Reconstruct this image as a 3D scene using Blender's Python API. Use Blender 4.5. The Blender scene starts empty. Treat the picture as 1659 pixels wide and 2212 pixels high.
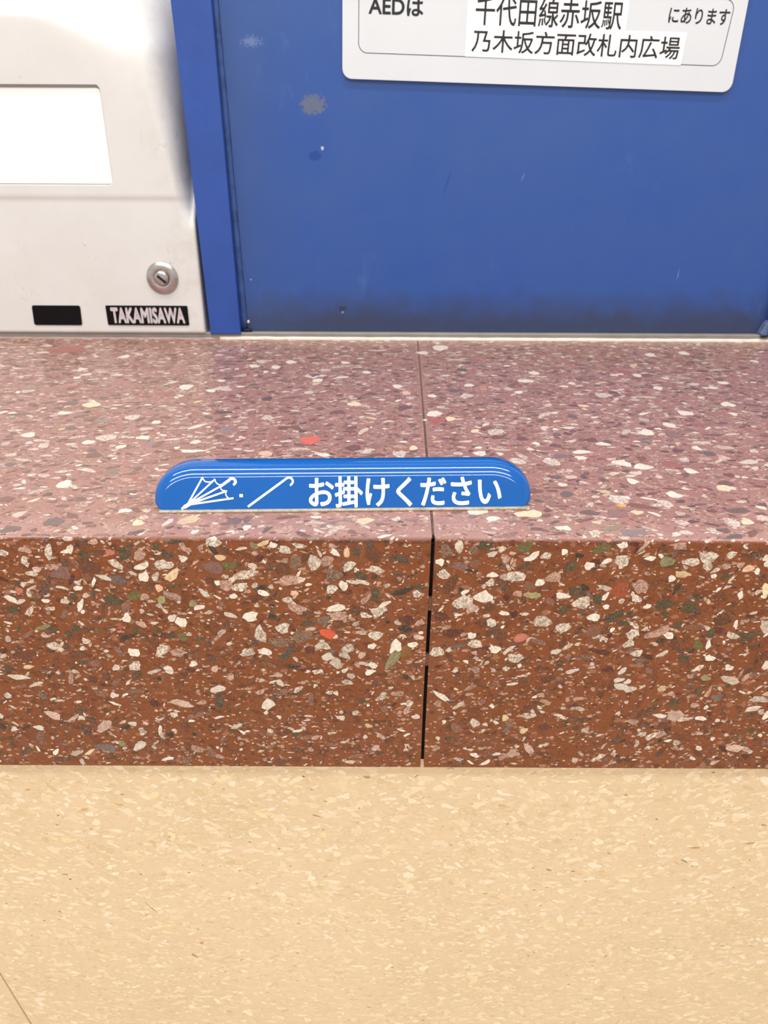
import bpy, bmesh, math, random
import numpy as np
from mathutils import Matrix, Vector, noise

sc = bpy.context.scene
COL = sc.collection

# ------------------------------------------------------------------ camera
cd = bpy.data.cameras.new('camera')
cam = bpy.data.objects.new('camera', cd)
COL.objects.link(cam)
cd.sensor_fit = 'VERTICAL'
cd.sensor_height = 24.0
cd.lens = 24.0 * 1661.0 / 2212.0
cd.shift_x = (829.5 - 862.0) / 2212.0
cd.clip_start = 0.01
cam.matrix_world = Matrix((
    (9.99987233e-01, -5.05276048e-03, 6.58177983e-05, 0.0),
    (2.18483450e-03, 4.20580642e-01, -9.07252528e-01, 0.0),
    (4.55644803e-03, 9.07241089e-01, 4.20586312e-01, 0.94),
    (0, 0, 0, 1)))
cd.dof.use_dof = True
cd.dof.focus_distance = 0.335
cd.dof.aperture_fstop = 16.0
sc.camera = cam

# ------------------------------------------------------------------ world, lights, exposure
w = bpy.data.worlds.new('world')
sc.world = w
w.use_nodes = True
w.node_tree.nodes['Background'].inputs[0].default_value = (1.0, 0.985, 0.96, 1)
w.node_tree.nodes['Background'].inputs[1].default_value = 0.55

def area(name, loc, size, size_y, power, aim, col=(1, 0.98, 0.95)):
    ld = bpy.data.lights.new(name, 'AREA')
    ld.shape = 'RECTANGLE'
    ld.size = size
    ld.size_y = size_y
    ld.energy = power
    ld.color = col
    o = bpy.data.objects.new(name, ld)
    COL.objects.link(o)
    o.location = loc
    o.rotation_euler = (Vector(aim) - Vector(loc)).to_track_quat('-Z', 'Y').to_euler()
    return o

for i, (ly, pw) in enumerate(((-2.2, 26), (-0.95, 26), (0.05, 20))):
    area('ceiling_tube', (-0.2, ly, 2.58), 2.4, 0.30 if ly == -0.95 else 0.12, pw, (-0.2, ly, 0))

sc.view_settings.view_transform = 'Standard'
sc.view_settings.look = 'None'
sc.view_settings.gamma = 1.0
sc.view_settings.use_curve_mapping = False
sc.view_settings.exposure = 0.52

# ------------------------------------------------------------------ helpers
def lin(r, g, b):
    f = lambda c: ((c / 255.0) / 12.92 if c / 255.0 <= 0.04045 else ((c / 255.0 + 0.055) / 1.055) ** 2.4)
    return (f(r), f(g), f(b), 1.0)

def tag(o, label=None, cat=None, group=None, kind=None):
    if label: o['label'] = label
    if cat: o['category'] = cat
    if group: o['group'] = group
    if kind: o['kind'] = kind
    return o

def empty(name, loc, label, cat, rz=0.0, group=None):
    o = bpy.data.objects.new(name, None)
    COL.objects.link(o)
    o.location = loc
    o.rotation_euler = (0, 0, rz)
    o.empty_display_size = 0.02
    return tag(o, label, cat, group)

def link(name, me, mat=None, parent=None, smooth=False):
    o = bpy.data.objects.new(name, me)
    COL.objects.link(o)
    if mat: me.materials.append(mat)
    if parent is not None: o.parent = parent
    if smooth:
        for p in me.polygons: p.use_smooth = True
    return o

def from_bm(name, bm, mat=None, parent=None, smooth=False):
    me = bpy.data.meshes.new(name)
    bmesh.ops.recalc_face_normals(bm, faces=bm.faces)
    bm.to_mesh(me)
    bm.free()
    return link(name, me, mat, parent, smooth)

def box_bm(x0, x1, y0, y1, z0, z1, bev=0.0, seg=2):
    bm = bmesh.new()
    v = [bm.verts.new((x, y, z)) for x in (x0, x1) for y in (y0, y1) for z in (z0, z1)]
    for f in ((0, 1, 3, 2), (4, 6, 7, 5), (0, 4, 5, 1), (2, 3, 7, 6), (0, 2, 6, 4), (1, 5, 7, 3)):
        bm.faces.new([v[i] for i in f])
    if bev > 0:
        bmesh.ops.bevel(bm, geom=bm.edges[:], offset=bev, segments=seg, affect='EDGES', profile=0.5)
    return bm

def prism_bm(pts, y0, y1, bev=0.0):
    """outline in x,z extruded from y0 (front) to y1 (back)"""
    bm = bmesh.new()
    a = [bm.verts.new((x, y0, z)) for x, z in pts]
    b = [bm.verts.new((x, y1, z)) for x, z in pts]
    n = len(pts)
    fr = bm.faces.new(a)
    bm.faces.new(b[::-1])
    for i in range(n):
        bm.faces.new((a[i], b[i], b[(i + 1) % n], a[(i + 1) % n]))
    if bev > 0:
        bmesh.ops.bevel(bm, geom=list(fr.edges), offset=bev, segments=2, affect='EDGES', profile=0.5)
    return bm

def rounded(pts, r, seg=6):
    """polygon with rounded corners; r is a number or one per corner"""
    out = []
    n = len(pts)
    for i in range(n):
        ri = r[i] if isinstance(r, (list, tuple)) else r
        p = Vector(pts[i]); a = Vector(pts[i - 1]); b = Vector(pts[(i + 1) % n])
        if ri <= 0:
            out.append(tuple(p)); continue
        da = (a - p).normalized(); db = (b - p).normalized()
        ang = da.angle(db)
        t = ri / math.tan(ang / 2)
        c = p + (da + db).normalized() * (ri / math.sin(ang / 2))
        p0 = p + da * t - c; p1 = p + db * t - c
        a0 = math.atan2(p0.y, p0.x); a1 = math.atan2(p1.y, p1.x)
        d = (a1 - a0 + math.pi) % (2 * math.pi) - math.pi
        for k in range(seg + 1):
            th = a0 + d * k / seg
            out.append((c.x + ri * math.cos(th), c.y + ri * math.sin(th)))
    return out

def quad_fit(o, corners):
    """bilinear placement of a flat mesh lying in x,y into x,z corners bl, br, tr, tl; returns nothing"""
    me = o.data
    xs = [v.co.x for v in me.vertices]; ys = [v.co.y for v in me.vertices]
    x0, x1, y0, y1 = min(xs), max(xs), min(ys), max(ys)
    bl, br, tr, tl = [Vector(c) for c in corners]
    for v in me.vertices:
        s = (v.co.x - x0) / (x1 - x0); t = (v.co.y - y0) / (y1 - y0)
        p = (bl * (1 - s) + br * s) * (1 - t) + (tl * (1 - s) + tr * s) * t
        v.co = (p.x, v.co.z, p.y)

def text_mesh(body, bold=0.0, extr=0.0, space=1.0):
    c = bpy.data.curves.new('lettering', 'FONT')
    c.body = body
    c.extrude = extr
    c.resolution_u = 4
    c.space_character = space
    o = bpy.data.objects.new('tmp', c)
    COL.objects.link(o)
    bpy.context.view_layer.update()
    dg = bpy.context.evaluated_depsgraph_get()
    me = bpy.data.meshes.new_from_object(o.evaluated_get(dg))
    bpy.data.objects.remove(o)
    me.materials.clear()
    # heavier strokes: the same outlines laid side by side within the stroke width
    n = len(me.vertices)
    co = np.empty(n * 3, dtype=np.float32); me.vertices.foreach_get('co', co); co = co.reshape(-1, 3)
    polys = [list(p.vertices) for p in me.polygons]
    vs, fs = [], []
    dirs = [(0, 0)] + ([(math.cos(a), math.sin(a)) for a in [2 * math.pi * k / 8 for k in range(8)]] if bold > 0 else [])
    for q, (dx, dy) in enumerate(dirs):
        vs.append(co + np.array([dx * bold, dy * bold, q * 1.5e-3]))
        fs += [[i + n * q for i in p] for p in polys]
    out = bpy.data.meshes.new('lettering')
    out.from_pydata(np.concatenate(vs).tolist(), [], fs)
    bpy.data.meshes.remove(me)
    return out

class NT:
    """tiny node-tree builder"""
    def __init__(self, name):
        self.m = bpy.data.materials.new(name)
        self.m.use_nodes = True
        self.t = self.m.node_tree
        self.b = self.t.nodes['Principled BSDF']
    def n(self, typ, **kw):
        nd = self.t.nodes.new(typ)
        for k, v in kw.items():
            setattr(nd, k, v)
        return nd
    def set(self, sock, val):
        if isinstance(val, bpy.types.NodeSocket):
            self.t.links.new(val, sock)
        elif val is not None:
            sock.default_value = val
    def math(self, op, a, b=None, c=None, clamp=False):
        nd = self.n('ShaderNodeMath', operation=op, use_clamp=clamp)
        for i, v in enumerate((a, b, c)):
            if v is not None: self.set(nd.inputs[i], v)
        return nd.outputs[0]
    def mix(self, fac, a, b, mode='MIX'):
        nd = self.n('ShaderNodeMix', data_type='RGBA', blend_type=mode)
        self.set(nd.inputs[0], fac); self.set(nd.inputs[6], a); self.set(nd.inputs[7], b)
        return nd.outputs[2]
    def ramp(self, val, lo, hi, a=0.0, b=1.0):
        nd = self.n('ShaderNodeMapRange')
        self.set(nd.inputs[0], val)
        for i, x in ((1, lo), (2, hi), (3, a), (4, b)): self.set(nd.inputs[i], x)
        return nd.outputs[0]
    def pos(self):
        if not hasattr(self, '_p'):
            self._p = self.n('ShaderNodeNewGeometry').outputs['Position']
        return self._p
    def noise(self, scale, detail=3.0, rough=0.5, vec=None, dist=0.0):
        nd = self.n('ShaderNodeTexNoise')
        nd.inputs['Scale'].default_value = scale
        nd.inputs['Detail'].default_value = detail
        nd.inputs['Roughness'].default_value = rough
        nd.inputs['Distortion'].default_value = dist
        self.set(nd.inputs['Vector'], vec if vec is not None else self.pos())
        return nd.outputs[0]
    def voro(self, scale, feature='F1', rnd=1.0, vec=None):
        nd = self.n('ShaderNodeTexVoronoi', feature=feature)
        nd.inputs['Scale'].default_value = scale
        nd.inputs['Randomness'].default_value = rnd
        self.set(nd.inputs['Vector'], vec if vec is not None else self.pos())
        return nd
    def scale(self, sx, sy, sz, vec=None, loc=(0, 0, 0)):
        nd = self.n('ShaderNodeMapping')
        nd.inputs['Scale'].default_value = (sx, sy, sz)
        nd.inputs['Location'].default_value = loc
        self.set(nd.inputs[0], vec if vec is not None else self.pos())
        return nd.outputs[0]
    def bump(self, h, strength, dist):
        nd = self.n('ShaderNodeBump')
        nd.inputs['Strength'].default_value = strength
        nd.inputs['Distance'].default_value = dist
        self.set(nd.inputs['Height'], h)
        self.t.links.new(nd.outputs[0], self.b.inputs['Normal'])
    def sep(self, v=None):
        nd = self.n('ShaderNodeSeparateXYZ')
        self.set(nd.inputs[0], v if v is not None else self.pos())
        return nd.outputs
    def fin(self, col=None, rough=None, metal=None, spec=None, coat=None, coat_rough=None):
        for k, v in (('Base Color', col), ('Roughness', rough), ('Metallic', metal), ('Specular IOR Level', spec),
                     ('Coat Weight', coat), ('Coat Roughness', coat_rough)):
            if v is not None: self.set(self.b.inputs[k], v)
        return self.m

# key positions of the place (metres)
YF, YB, ZT, ZL = 0.2767, 0.6432, 0.800, 0.680      # ledge front, ledge back, ledge top, ledge underside
RE = 0.0022                                        # worn radius of the ledge's front edge

# ------------------------------------------------------------------ materials
def stone_matrix():
    t = NT('red_terrazzo_matrix')
    big = t.noise(38, 4, 0.6)
    mid = t.noise(240, 5, 0.65, dist=0.6)
    c = t.mix(t.ramp(big, 0.35, 0.65), lin(116, 54, 8), lin(122, 61, 26))
    c = t.mix(t.ramp(mid, 0.50, 0.66, 0, 0.85), c, lin(82, 37, 12))
    c = t.mix(t.ramp(t.noise(700, 5, 0.75, dist=1.5), 0.56, 0.68, 0, 0.45), c, lin(176, 128, 104))
    c = t.mix(t.ramp(t.noise(120, 4, 0.7, dist=2.0), 0.55, 0.68, 0, 0.5), c, lin(110, 66, 52))
    # tiny fragments of crushed stone in the cement
    warp = t.n('ShaderNodeVectorMath', operation='ADD')
    ns = t.n('ShaderNodeTexNoise'); ns.inputs['Scale'].default_value = 900; t.set(ns.inputs['Vector'], t.pos())
    sc_ = t.n('ShaderNodeVectorMath', operation='SCALE'); t.set(sc_.inputs[0], ns.outputs[1]); sc_.inputs['Scale'].default_value = 0.0012
    t.set(warp.inputs[0], t.scale(0.62, 0.62, 1)); t.set(warp.inputs[1], sc_.outputs[0])
    for scl, thr, amt, colr in ((900, 0.84, 0.62, lin(196, 164, 142)), (560, 0.88, 0.6, lin(156, 108, 84)), (620, 0.92, 0.75, lin(70, 36, 22))):
        v = t.voro(scl, vec=warp.outputs[0])
        s = t.n('ShaderNodeSeparateColor'); t.set(s.inputs[0], v.outputs['Color'])
        f = t.math('GREATER_THAN', s.outputs[0 if scl != 620 else 1], thr)
        g = t.math('LESS_THAN', v.outputs['Distance'], t.math('MULTIPLY', s.outputs[2], 0.75))
        c = t.mix(t.math('MULTIPLY', t.math('MULTIPLY', f, g), amt), c, colr)
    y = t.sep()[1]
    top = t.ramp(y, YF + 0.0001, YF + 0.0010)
    # the tread side is scuffed, the front polished; reflected haze is painted over the tread
    haze = t.ramp(t.noise(55, 4, 0.6), 0.3, 0.75, 0.36, 0.56)
    haze = t.math('ADD', haze, t.ramp(y, YF + 0.001, YF + 0.030, 0.16, 0.0))   # worn nosing, with its bright edge glare painted in
    c = t.mix(t.math('MULTIPLY', top, haze), c, lin(180, 146, 140))
    r = t.math('ADD', t.ramp(top, 0, 1, 0.16, 0.30), t.ramp(mid, 0.3, 0.7, -0.03, 0.08))
    arris = t.math('MULTIPLY', t.ramp(y, YF + 0.0016, YF + 0.0030, 1, 0), t.ramp(t.sep()[2], ZT - 0.0016, ZT - 0.0006))
    r = t.math('SUBTRACT', r, t.math('MULTIPLY', arris, 0.17))
    pits = t.voro(330)
    s = t.n('ShaderNodeSeparateColor'); t.set(s.inputs[0], pits.outputs['Color'])
    pf = t.math('MULTIPLY', t.math('GREATER_THAN', s.outputs[1], 0.93), t.math('LESS_THAN', pits.outputs['Distance'], 0.16))
    c = t.mix(pf, c, lin(24, 12, 10))
    h = t.math('SUBTRACT', t.noise(420, 4, 0.6), t.math('MULTIPLY', pf, 2.0))
    t.bump(h, 0.22, 0.0006)
    return t.fin(c, r, spec=t.ramp(top, 0, 1, 0.62, 0.45))

def stone_chip():
    t = NT('terrazzo_stone_chip')
    at = t.n('ShaderNodeAttribute', attribute_name='chip')
    base, mot = at.outputs['Color'], at.outputs['Alpha']
    n1 = t.noise(700, 6, 0.75, dist=0.8)
    n2 = t.noise(500, 3, 0.6, dist=2.5)
    sp = t.math('MULTIPLY', t.ramp(t.math('ADD', n1, t.math('MULTIPLY', t.math('SUBTRACT', n2, 0.5), 0.5)), 0.49, 0.54), mot)
    c = t.mix(t.math('MULTIPLY', sp, 0.92), base, lin(62, 34, 22))
    c = t.mix(t.ramp(n2, 0.35, 0.68, 0, 0.55), c, t.mix(1.0, base, (0.62, 0.50, 0.44, 1), 'MULTIPLY'))
    n3 = t.noise(260, 3, 0.6, dist=3.0)
    c = t.mix(t.math('MULTIPLY', t.ramp(n3, 0.52, 0.62), 0.35), c, lin(132, 84, 62))
    vein = t.math('MULTIPLY', t.math('LESS_THAN', t.math('ABSOLUTE', t.math('SUBTRACT', n2, 0.5)), 0.012), t.math('MULTIPLY', mot, 0.7))
    c = t.mix(vein, c, lin(214, 192, 176))
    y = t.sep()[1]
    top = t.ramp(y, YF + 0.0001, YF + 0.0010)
    c = t.mix(t.math('MULTIPLY', top, 0.20), c, lin(184, 152, 148))  # chips on the tread get a thinner coat of painted reflected haze
    arris = t.math('MULTIPLY', t.ramp(y, YF + 0.0016, YF + 0.0030, 1, 0), t.ramp(t.sep()[2], ZT - 0.0016, ZT - 0.0006))
    r = t.math('SUBTRACT', t.ramp(top, 0, 1, 0.16, 0.30), t.math('MULTIPLY', arris, 0.15))
    t.bump(n1, 0.10, 0.0004)
    return t.fin(c, r, spec=t.ramp(top, 0, 1, 0.62, 0.45))

def beige_matrix():
    t = NT('beige_terrazzo')
    big = t.noise(9, 3, 0.5)
    mid = t.noise(300, 4, 0.6, dist=0.8)
    c = t.mix(t.ramp(big, 0.3, 0.7), lin(232, 208, 176), lin(225, 201, 167))
    c = t.mix(t.ramp(mid, 0.5, 0.72, 0, 0.5), c, lin(212, 187, 150))
    v = t.voro(420, 'DISTANCE_TO_EDGE', vec=t.scale(0.55, 1, 1))
    m2 = t.noise(60, 3, 0.5)
    c = t.mix(t.math('MULTIPLY', t.ramp(v.outputs['Distance'], 0.0, 0.09, 1, 0), t.ramp(m2, 0.42, 0.66, 0, 0.45)), c, lin(184, 158, 112))
    t.bump(mid, 0.06, 0.0004)
    return t.fin(c, 0.28, spec=0.4)

def beige_chip():
    t = NT('beige_stone_chip')
    at = t.n('ShaderNodeAttribute', attribute_name='chip')
    n2 = t.noise(500, 3, 0.6)
    c = t.mix(t.ramp(n2, 0.35, 0.7, 0, 0.25), at.outputs['Color'], lin(212, 186, 146))
    return t.fin(c, 0.28, spec=0.4)

def blob(t, cx, cz, rx, rz, lo=0.75, hi=1.1, nz=420, amp=0.9):
    """soft irregular stain centred on x, z of the wall"""
    p = t.scale(1 / rx, 0, 1 / rz, loc=(-cx / rx, 0, -cz / rz))
    ln = t.n('ShaderNodeVectorMath', operation='LENGTH'); t.set(ln.inputs[0], p)
    d = t.math('ADD', ln.outputs['Value'], t.ramp(t.noise(nz, 4, 0.7), 0.3, 0.7, -amp / 2, amp / 2))
    return t.ramp(d, lo, hi, 1, 0)

def blue_panel_mat():
    t = NT('blue_painted_panel')
    x, y, z = t.sep()
    c = t.mix(t.ramp(t.noise(14, 3, 0.6), 0.35, 0.65), lin(40, 78, 152), lin(47, 82, 150))
    c = t.mix(t.ramp(t.noise(60, 4, 0.6), 0.55, 0.8, 0, 0.25), c, lin(42, 74, 136))
    # grime creeping up from the ledge, and along the sealed corner
    gn = t.ramp(t.noise(70, 4, 0.6), 0.3, 0.7, -0.006, 0.006)
    g = t.ramp(t.math('ADD', z, gn), 0.8140, 0.8420, 0.90, 0.0)
    c = t.mix(g, c, lin(50, 60, 86))
    gx = t.math('MULTIPLY', t.ramp(t.math('ADD', x, gn), -0.125, -0.075, 0.5, 0.0), t.ramp(t.noise(20, 2, 0.5), 0.3, 0.7, 0.5, 1))
    c = t.mix(gx, c, lin(56, 78, 124))
    c = t.mix(t.math('MULTIPLY', blob(t, -0.0655, 0.974, 0.010, 0.0075, 0.7, 1.0), 0.85), c, lin(98, 104, 122))
    c = t.mix(blob(t, -0.0655, 0.9395, 0.0055, 0.004, 0.8, 0.95, 500, 0.5), c, lin(22, 66, 140))
    c = t.mix(blob(t, -0.0598, 0.9448, 0.0012, 0.0016, 0.8, 1.0, 700, 0.5), c, lin(170, 186, 210))
    c = t.mix(t.math('MULTIPLY', blob(t, -0.109, 1.0145, 0.007, 0.0035, 0.35, 1.1, 800, 1.6), 0.28), c, lin(150, 168, 204))
    c = t.mix(blob(t, -0.1217, 0.8477, 0.0008, 0.0009, 0.8, 1.0), c, lin(130, 148, 180))
    c = t.mix(blob(t, -0.0477, 0.8217, 0.0010, 0.0010, 0.8, 1.0), c, lin(130, 140, 150))
    c = t.mix(blob(t, -0.0480, 0.8250, 0.004, 0.0022, 0.6, 1.1, 500, 1.2), c, lin(44, 52, 74))
    # faint rub marks
    rb = t.noise(30, 5, 0.75, vec=t.scale(1, 1, 0.35))
    c = t.mix(t.ramp(rb, 0.62, 0.8, 0, 0.35), c, lin(86, 118, 184))
    r = t.ramp(t.noise(25, 4, 0.6), 0.3, 0.7, 0.32, 0.44)
    t.bump(t.noise(1400, 2, 0.5), 0.16, 0.0004)
    return t.fin(c, r, spec=0.5)

def plain(name, col, rough=0.4, metal=0.0, nz=0, amt=0.1, bump=0.0, spec=0.5, coat=None):
    t = NT(name)
    c = lin(*col)
    if nz:
        d = tuple(v * (1 - amt * 2.2) for v in c[:3]) + (1,)
        c = t.mix(t.ramp(t.noise(nz, 4, 0.6), 0.4, 0.75), c, d)
    if bump:
        t.bump(t.noise(nz * 8 if nz else 900, 3, 0.5), bump, 0.0004)
    return t.fin(c, rough, metal, spec, coat)

def machine_mat():
    t = NT('cream_machine_plastic')
    c = t.mix(t.ramp(t.noise(18, 4, 0.6), 0.4, 0.8), lin(212, 211, 210), lin(205, 203, 201))
    # hairline scratches and small grey scuffs
    s = t.noise(95, 2, 0.5, vec=t.scale(1, 1, 0.25), dist=0.4)
    msk = t.ramp(t.noise(26, 2, 0.5), 0.58, 0.7)
    c = t.mix(t.math('MULTIPLY', t.math('LESS_THAN', t.math('ABSOLUTE', t.math('SUBTRACT', s, 0.5)), 0.003), msk), c, lin(170, 164, 152))
    x, y, z = t.sep()
    dirt = t.math('MULTIPLY', t.ramp(x, -0.205, -0.168, 0, 0.5), t.ramp(t.noise(60, 5, 0.7), 0.45, 0.8))
    c = t.mix(dirt, c, lin(176, 168, 148))
    t.bump(t.noise(1500, 2, 0.5), 0.05, 0.0003)
    return t.fin(c, 0.36, spec=0.45)

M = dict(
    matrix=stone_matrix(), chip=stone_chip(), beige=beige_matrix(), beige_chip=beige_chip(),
    panel=blue_panel_mat(), machine=machine_mat(),
    post=plain('blue_enamelled_post', (40, 76, 156), 0.36, nz=40, amt=0.06, bump=0.12),
    bead=plain('grimy_blue_sealant', (50, 80, 140), 0.5, nz=160, amt=0.25, bump=0.15),
    caulk=plain('cream_sealant', (226, 212, 200), 0.55, nz=120, amt=0.10, bump=0.1),
    grey_strip=plain('grey_metal_strip', (150, 146, 142), 0.4, metal=0.25, nz=80, amt=0.08),
    dark=plain('dark_joint', (16, 13, 12), 0.8, nz=200, amt=0.1),
    mortar=plain('speckled_mortar', (112, 90, 78), 0.85, nz=1300, amt=0.38, bump=0.5),
    sign=plain('pale_grey_sign_board', (211, 215, 221), 0.42, nz=20, amt=0.02),
    paper=plain('white_paper_label', (247, 245, 246), 0.6, nz=30, amt=0.01),
    ink=plain('black_ink', (18, 18, 22), 0.5, nz=60, amt=0.05),
    white_panel=plain('white_plastic_insert', (252, 252, 252), 0.3, nz=12, amt=0.01),
    black=plain('black_plate', (6, 6, 7), 0.35, nz=60, amt=0.05, spec=0.2),
    silver=plain('silver_print', (205, 196, 200), 0.5, metal=0.2, nz=300, amt=0.08),
    chrome=plain('worn_chrome', (196, 190, 188), 0.26, metal=1.0, nz=300, amt=0.08),
    keyhole=plain('keyhole_dark', (10, 9, 9), 0.7, nz=60, amt=0.05),
    holder=plain('glossy_blue_plastic', (0, 86, 166), 0.09, nz=30, amt=0.04, spec=0.6),
    holder_ink=plain('white_print', (250, 250, 247), 0.35, nz=50, amt=0.01),
    pad=plain('silvery_adhesive_strip', (196, 184, 164), 0.5, metal=0.3, nz=400, amt=0.2, bump=0.3),
    concrete=plain('concrete', (150, 146, 140), 0.8, nz=12, amt=0.1, bump=0.2),
    ceil=plain('ceiling_board', (235, 235, 232), 0.7, nz=8, amt=0.02),
    floor=plain('floor_tile', (206, 190, 166), 0.4, nz=20, amt=0.08),
    wallp=plain('pale_wall', (214, 214, 212), 0.6, nz=8, amt=0.03),
)

# ------------------------------------------------------------------ room shell
tag(from_bm('floor', box_bm(-3, 3, -4, 1.2, -0.05, 0), M['floor']), 'pale station floor at the foot of the ledge', kind='structure')
tag(from_bm('ceiling', box_bm(-3, 3, -4, 1.2, 2.6, 2.65), M['ceil']), 'white ceiling above the ledge', kind='structure')

# back wall: the blue enamelled panel and the plain wall around it
wall = tag(from_bm('wall_back', box_bm(-3, 3, 0.70, 0.80, 0.55, 2.6), M['wallp']), 'wall behind the ledge carrying the blue panel', kind='structure')
panel = from_bm('panel', box_bm(-0.150, 0.315, 0.648, 0.690, 0.8060, 1.62, 0.0008), M['panel'], wall)
panel['label'] = 'scuffed blue painted panel with dirt along its foot'
post = prism_bm([(-0.1572, 0.8048), (-0.1320, 0.8048), (-0.1375, 1.62), (-0.1755, 1.62)], 0.6402, 0.690, 0.0009)
tag(from_bm('trim_1', post, M['post']), 'upright blue metal post between the cream machine and blue panel', kind='structure')
post = prism_bm([(0.3045, 0.8056), (0.338, 0.8056), (0.338, 1.62), (0.3045, 1.62)], 0.6402, 0.690, 0.0009)
tag(from_bm('trim_2', post, M['post']), 'blue metal post at the right end of the panel', kind='structure')

def strand(name, pts, rad, mat, parent=None, seg=8, wob=0.0, squash=1.0):
    """bead of sealant along a path"""
    bm = bmesh.new()
    rings = []
    rnd = random.Random(5)
    for i, p in enumerate(pts):
        p = Vector(p)
        d = (Vector(pts[min(i + 1, len(pts) - 1)]) - Vector(pts[max(i - 1, 0)])).normalized()
        s = d.cross(Vector((0, 1, 0))).normalized()
        u = d.cross(s)
        r = rad * (1 + wob * (rnd.random() - 0.5))
        rings.append([bm.verts.new(p + (s * math.cos(a) + u * math.sin(a) * squash) * r) for a in [2 * math.pi * k / seg for k in range(seg)]])
    for a, b in zip(rings, rings[1:]):
        for k in range(seg):
            bm.faces.new((a[k], a[(k + 1) % seg], b[(k + 1) % seg], b[k]))
    bm.faces.new(rings[0]); bm.faces.new(rings[-1])
    return from_bm(name, bm, mat, parent, True)

strand('sealant', [(-0.1300 - 0.00585 * k / 60, 0.6478, 0.8075 + 0.45 * k / 60) for k in range(61)], 0.0030, M['bead'], panel, wob=0.10, squash=0.6)
bm = bmesh.new()
pts = [(0.2988, 0.8070), (0.3020, 0.8150), (0.3062, 0.8192), (0.3062, 0.8052), (0.3005, 0.8050)]
sm = from_bm('sealant', prism_bm(pts, 0.6412, 0.6485, 0.0010), plain('pale_blue_sealant', (92, 108, 146), 0.5, nz=300, amt=0.15), panel)
sm['label'] = 'pale smeared sealant at the right foot of the panel'
bm.free()
# thin scratches in the panel's paint
def scratch(x0, z0, x1, z1, wd, y, mat, parent, name='scratch'):
    d = Vector((x1 - x0, z1 - z0)); n = Vector((-d.y, d.x)).normalized() * wd
    ps = [(x0, z0), (x0 + d.x * .5 + n.x, z0 + d.y * .5 + n.y), (x1, z1), (x0 + d.x * .5 - n.x, z0 + d.y * .5 - n.y)]
    return from_bm(name, prism_bm(ps, y, y + 0.0003), mat, parent)
msc = plain('dark_blue_scratch', (30, 60, 132), 0.5, nz=300, amt=0.1)
msl = plain('pale_blue_scratch', (110, 140, 200), 0.5, nz=300, amt=0.1)
scratch(0.0330, 0.9126, 0.0390, 0.9295, 0.0004, 0.6479, msc, panel)
scratch(0.2250, 0.8480, 0.2262, 0.8590, 0.0003, 0.6479, msl, panel)
scratch(0.0930, 0.9220, 0.0958, 0.9290, 0.0003, 0.6479, msl, panel)

tag(from_bm('trim_6', box_bm(0.340, 1.05, 0.6430, 0.690, 0.8065, 1.62, 0.001), M['machine']), 'cream panel beyond the right-hand blue post', kind='structure')

# strips where the panel meets the ledge
tag(from_bm('trim_3', box_bm(-0.75, 0.75, 0.6425, 0.700, 0.7995, 0.8060, 0.0006), M['grey_strip']), 'grey metal strip under the blue panel', kind='structure')
def bead_run(name, x0, x1, y, z, r, mat, n):
    pts = [(x0 + (x1 - x0) * k / n, y + 0.0003 * noise.noise(Vector((k * 0.7, 1, 0))), z + 0.0002 * noise.noise(Vector((k * 0.9, 5, 0)))) for k in range(n + 1)]
    return strand(name, pts, r, mat, None, wob=0.12)
tag(bead_run('trim_4', -0.150, 0.70, 0.6432, 0.8006, 0.0023, M['caulk'], 110), 'cream sealant bead along the back of the ledge', kind='structure')
tag(bead_run('trim_5', -0.70, -0.151, 0.6436, 0.8002, 0.0019, plain('dusty_grey_sealant', (176, 154, 146), 0.6, nz=120, amt=0.15), 70), 'dusty grey sealant bead under the cream machine', kind='structure')

# dirt plug at the post's foot
def lump(name, c, r, mat, parent, sx=1, sy=1, sz=1, seed=0):
    bm = bmesh.new()
    bmesh.ops.create_icosphere(bm, subdivisions=2, radius=r)
    for v in bm.verts:
        k = 1 + 0.5 * noise.noise(v.co * (1.5 / r) + Vector((seed, 0, 0)))
        v.co = Vector((v.co.x * sx * k, v.co.y * sy * k, v.co.z * sz * k)) + Vector(c)
    return from_bm(name, bm, mat, parent, True)
lump('dirt', (-0.1275, 0.645, 0.8070), 0.0026, M['dark'], panel, 1.8, 0.8, 0.7, 3)
lump('dirt', (-0.1262, 0.6465, 0.8140), 0.0011, M['caulk'], panel, 1, .7, 1.3, 8)
lump('dirt', (0.3020, 0.6405, 0.8052), 0.0012, M['dark'], panel, 2.6, .8, .8, 5)

# ------------------------------------------------------------------ stone chips
def srgb_rows(rows):
    return [(lin(*r[0]), r[1], r[2]) for r in rows]
CHIPS = srgb_rows([   # colour, mottle, weight
    ((234, 226, 214), 0.15, 17), ((214, 200, 186), 0.45, 13), ((224, 212, 196), 0.85, 16), ((190, 152, 136), 0.8, 14),
    ((216, 186, 172), 0.4, 6), ((94, 46, 20), 0.15, 18), ((80, 42, 26), 0.5, 15), ((128, 82, 68), 0.7, 16),
    ((64, 58, 34), 0.3, 8), ((58, 54, 46), 0.4, 4), ((30, 24, 24), 0.2, 4.5), ((78, 20, 16), 0.1, 4),
    ((160, 72, 54), 0.15, 1.2), ((226, 200, 160), 0.1, 2.0), ((140, 140, 100), 0.5, 1.2), ((100, 92, 92), 0.45, 4)])
CW = np.cumsum([c[2] for c in CHIPS]); CW = CW / CW[-1]

def jx(v):
    """x of the joint between the two slabs, v measured along the surface from the back"""
    LT = YB - YF
    if v < LT: return 0.01475 - 0.0006 * (v / LT)
    return 0.01410 - 0.0027 * min(1, (v - LT) / 0.12)

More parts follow.
